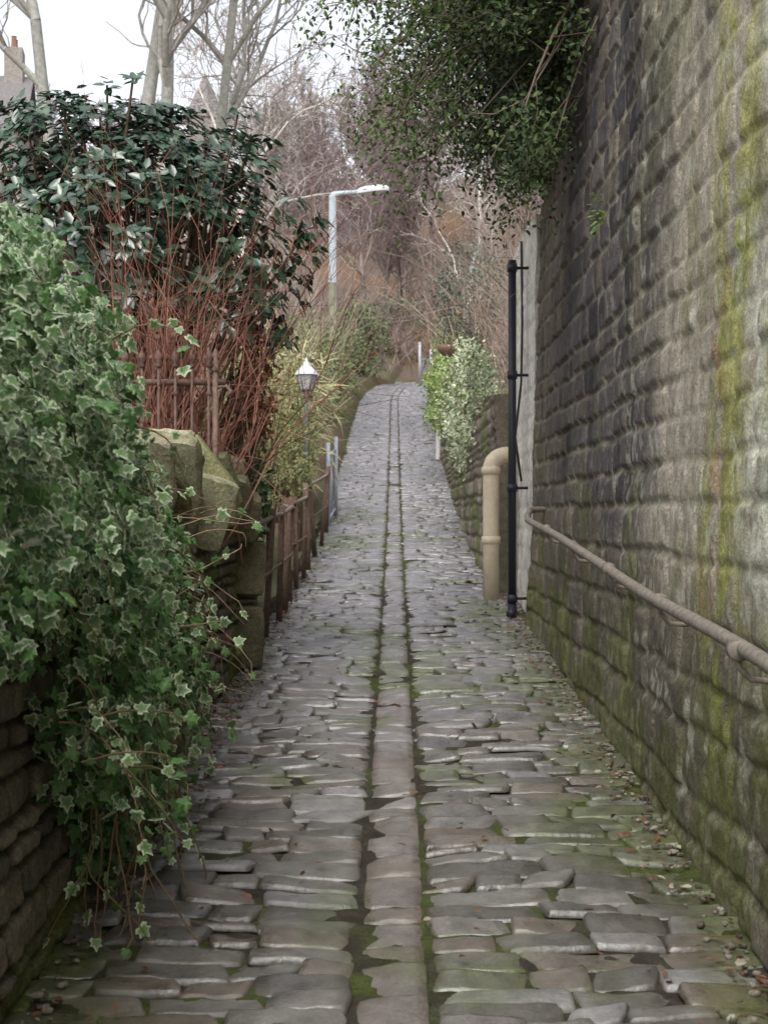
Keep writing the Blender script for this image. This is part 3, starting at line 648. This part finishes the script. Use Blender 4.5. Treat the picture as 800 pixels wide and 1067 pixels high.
pr=[lathe((x,y,z),[(0,-.16),(.1,-.13),(.17,-.05),(.2,.03),(.18,.03)],14,(.2,.13,.09)),tube([[1.2,y,z-.9],[1.2,y,z+.55],[1.1,y,z+.68],[x,y,z+.66],[x,y,z+.6]],.014,6,(.05,.05,.05))]
for k in range(3):
    aa=k*2.1;pr.append(tube([[x+.19*math.cos(aa),y+.19*math.sin(aa),z+.03],[x,y,z+.62]],.005,4,(.05,.05,.05)))
build('basket',pr,M_rust,parent=E);bush('plant',(x,y,z+.08),(.2,.2,.1),160,.06,(.08,.12,.04),(.3,.25,.15),130,stem=False,K=12,parent=E)
E=empty('metal_gate');x,y=1.35,63.;pr=[]
for dx,h in ((-.25,1.9),(.25,1.6)): pr.append(box((x+dx,y,float(g(y))+h/2),(.12,.12,h),(.52,.54,.6)));
for k in range(5): pr.append(tube([[x-.18+k*.09,y,float(g(y))+.1],[x-.18+k*.09,y,float(g(y))+1.2]],.015,5,(.35,.38,.42)))
for h in(.15,1.15): pr.append(tube([[x-.25,y,float(g(y))+h],[x+.25,y,float(g(y))+h]],.02,5,(.35,.38,.42)))
build('posts_and_bars',pr,M_paint,parent=E)
E=empty('white_marker_post');y=31.;zg=float(g(y));build('post',[lathe((.95,y,zg-.05),[(.06,0),(.06,.75),(.045,.8),(0,.82)],10,(.7,.68,.64))],M_paint,parent=E)

# ---------------------------------------------------------------- buildings on hill
def house(name,x,y,w,d,h,rh,rot=0):
    E=empty(name);z=float(terrain(np.array(x),np.array(y)))-.5
    SC=(.32,.29,.26)
    walls=[box((0,0,h/2),(w,d,h),SC)]
    V=np.array([[-w/2,-d/2,h],[w/2,-d/2,h],[w/2,d/2,h],[-w/2,d/2,h],[-w/2,0,h+rh],[w/2,0,h+rh]])
    walls.append((V,[np.array([[0,3,4]]),np.array([[1,5,2]])],np.array(SC)))
    build('walls',walls,M_wall,smooth=False,parent=E)
    t=.25;V=np.array([[-w/2-t,-d/2-t,h-.1],[w/2+t,-d/2-t,h-.1],[w/2+t,0,h+rh+.1],[-w/2-t,0,h+rh+.1],[w/2+t,d/2+t,h-.1],[-w/2-t,d/2+t,h-.1]])
    V2=V+[0,0,.15];build('roof',[(np.r_[V,V2],np.array([[0,1,2,3],[3,2,4,5],[6,7,8,9],[9,8,10,11],[0,1,7,6],[5,4,10,11],[1,2,8,7],[2,4,10,8],[0,3,9,6],[3,5,11,9]]),np.array([.2,.185,.18]))],M_wall,smooth=False,parent=E)
    ch=[box((-w/2+.6,0,h+rh+.5),(.8,1.1,1.8),SC),box((w/2-.6,0,h+rh+.5),(.8,1.1,1.8),SC)]
    for cxx in(-w/2+.6,w/2-.6):
        for q in(-.25,.25): ch.append(lathe((cxx,q,h+rh+1.4),[(.13,0),(.11,.5),(.13,.55)],8,(.3,.17,.11)))
    build('chimneys',ch,M_wall,smooth=False,parent=E)
    wn=[];fr=[]
    for fl in range(int(h//2.8)):
        for i in range(int(w//2.4)):
            xx=-w/2+1.3+i*2.4;zz=1.6+fl*2.8
            fr.append(box((xx,-d/2-.01,zz),(1.2,.1,1.6),(.6,.6,.58)));wn.append(box((xx,-d/2-.045,zz),(1.0,.06,1.4),(.05,.06,.07)));fr.append(box((xx,-d/2-.07,zz),(.05,.05,1.4),(.6,.6,.58)));fr.append(box((xx,-d/2-.10,zz),(1.0,.04,.05),(.6,.6,.58)))
    build('window_frames',fr,M_paint,smooth=False,parent=E);build('window_glass',wn,M_glass,smooth=False,parent=E)
    E.location=(x,y,z);E.rotation_euler=(0,0,rot)
house('stone_house',-20.4,64,8,7,7.0,3.0,.15)
E=empty('church_tower');x,y=-13.4,102.;z=float(terrain(np.array(x),np.array(y)))-.5;top=32.6
build('tower',[box((0,0,(top-3-z)/2),(2.2,2.2,top-3-z),(.32,.29,.27)),box((0,0,top-3-z-.1),(2.5,2.5,.25),(.34,.31,.29))],M_wall,smooth=False,parent=E)
build('spire',[lathe((0,0,top-3-z),[(1.5,0),(.0,3.2)],4,(.24,.22,.22))],M_wall,smooth=False,parent=E)
build('belfry_openings',[box((0,-1.11,top-5-z),(.6,.06,1.6),(.05,.05,.05))],M_wall,smooth=False,parent=E)
E.location=(x,y,z);E.rotation_euler=(0,0,.3)

# ---------------------------------------------------------------- leaf litter
r=np.random.default_rng(88);n=1300
sd=r.random(n)<.5;x=np.where(sd,-1.04+np.abs(r.normal(0,.13,n)),1.10-np.abs(r.normal(0,.12,n)));y=r.uniform(3,18,n)
fr=r.random(n)<.12;x=np.where(fr,r.uniform(-1,1,n),x)
P=np.stack([x,y,g(y)+.022+pathwob(x,y)+r.uniform(0,.012,n)],1)
build('fallen_leaves',[leaves(P,nrm(r.normal(0,1,(n,3))*[1,1,.15]),nrm(r.normal(0,.3,(n,3))+[0,0,1]),r.uniform(.018,.05,n),mix(mix([.07,.045,.03],[.24,.11,.055],r.random(n)),[.42,.38,.28],(r.random(n)<.12)*1.))],M_leaf,smooth=False)
n=800;sd=r.random(n)<.5;y=r.uniform(3,16,n);x=np.where(sd,-1.03+np.abs(r.normal(0,.06,n)),1.11-np.abs(r.normal(0,.06,n)))
pb=[]
for i in range(n):
    s=r.uniform(.008,.025);pb.append(rock((x[i],y[i],float(g(y[i])+pathwob(x[i],y[i]))+.015),(s*1.5,s,s*.7),(0,0,r.uniform(0,3)),mix([.12,.10,.07],[.34,.3,.24],r.random()),k=3,seed=i,small=True))
build('grit_and_pebbles',pb,M_wall)

# ---------------------------------------------------------------- light
w=bpy.data.worlds.new('World');S.world=w;w.use_nodes=True;nt=w.node_tree
bg=nt.nodes['Background'];sk=nt.nodes.new('ShaderNodeTexSky');sk.sky_type='NISHITA';sk.sun_disc=False
EL,RO=math.radians(55),math.radians(195)
sk.sun_elevation=EL;sk.sun_rotation=RO;sk.air_density=1.0;sk.dust_density=3;sk.ozone_density=1
hs=nt.nodes.new('ShaderNodeHueSaturation');hs.inputs['Saturation'].default_value=.25;hs.inputs['Value'].default_value=2.1
nt.links.new(sk.outputs[0],hs.inputs['Color']);nt.links.new(hs.outputs[0],bg.inputs['Color']);bg.inputs['Strength'].default_value=.15
sl=bpy.data.lights.new('sun','SUN');sl.energy=.9;sl.angle=math.radians(35);sl.color=(1,.97,.93)
so=bpy.data.objects.new('sun',sl);S.collection.objects.link(so)
dv=Vector((math.sin(RO)*math.cos(EL),math.cos(RO)*math.cos(EL),math.sin(EL)));so.rotation_euler=dv.to_track_quat('Z','Y').to_euler()
# ---------------------------------------------------------------- camera
cd=bpy.data.cameras.new('camera');cd.sensor_fit='VERTICAL';cd.sensor_height=36;cd.lens=50.6;cd.clip_end=2000;cd.clip_start=.05
cd.dof.use_dof=True;cd.dof.focus_distance=7.5;cd.dof.aperture_fstop=7
co=bpy.data.objects.new('camera',cd);S.collection.objects.link(co);co.location=(0,0,1.62);co.rotation_euler=(math.radians(90),0,math.radians(.42))
S.camera=co
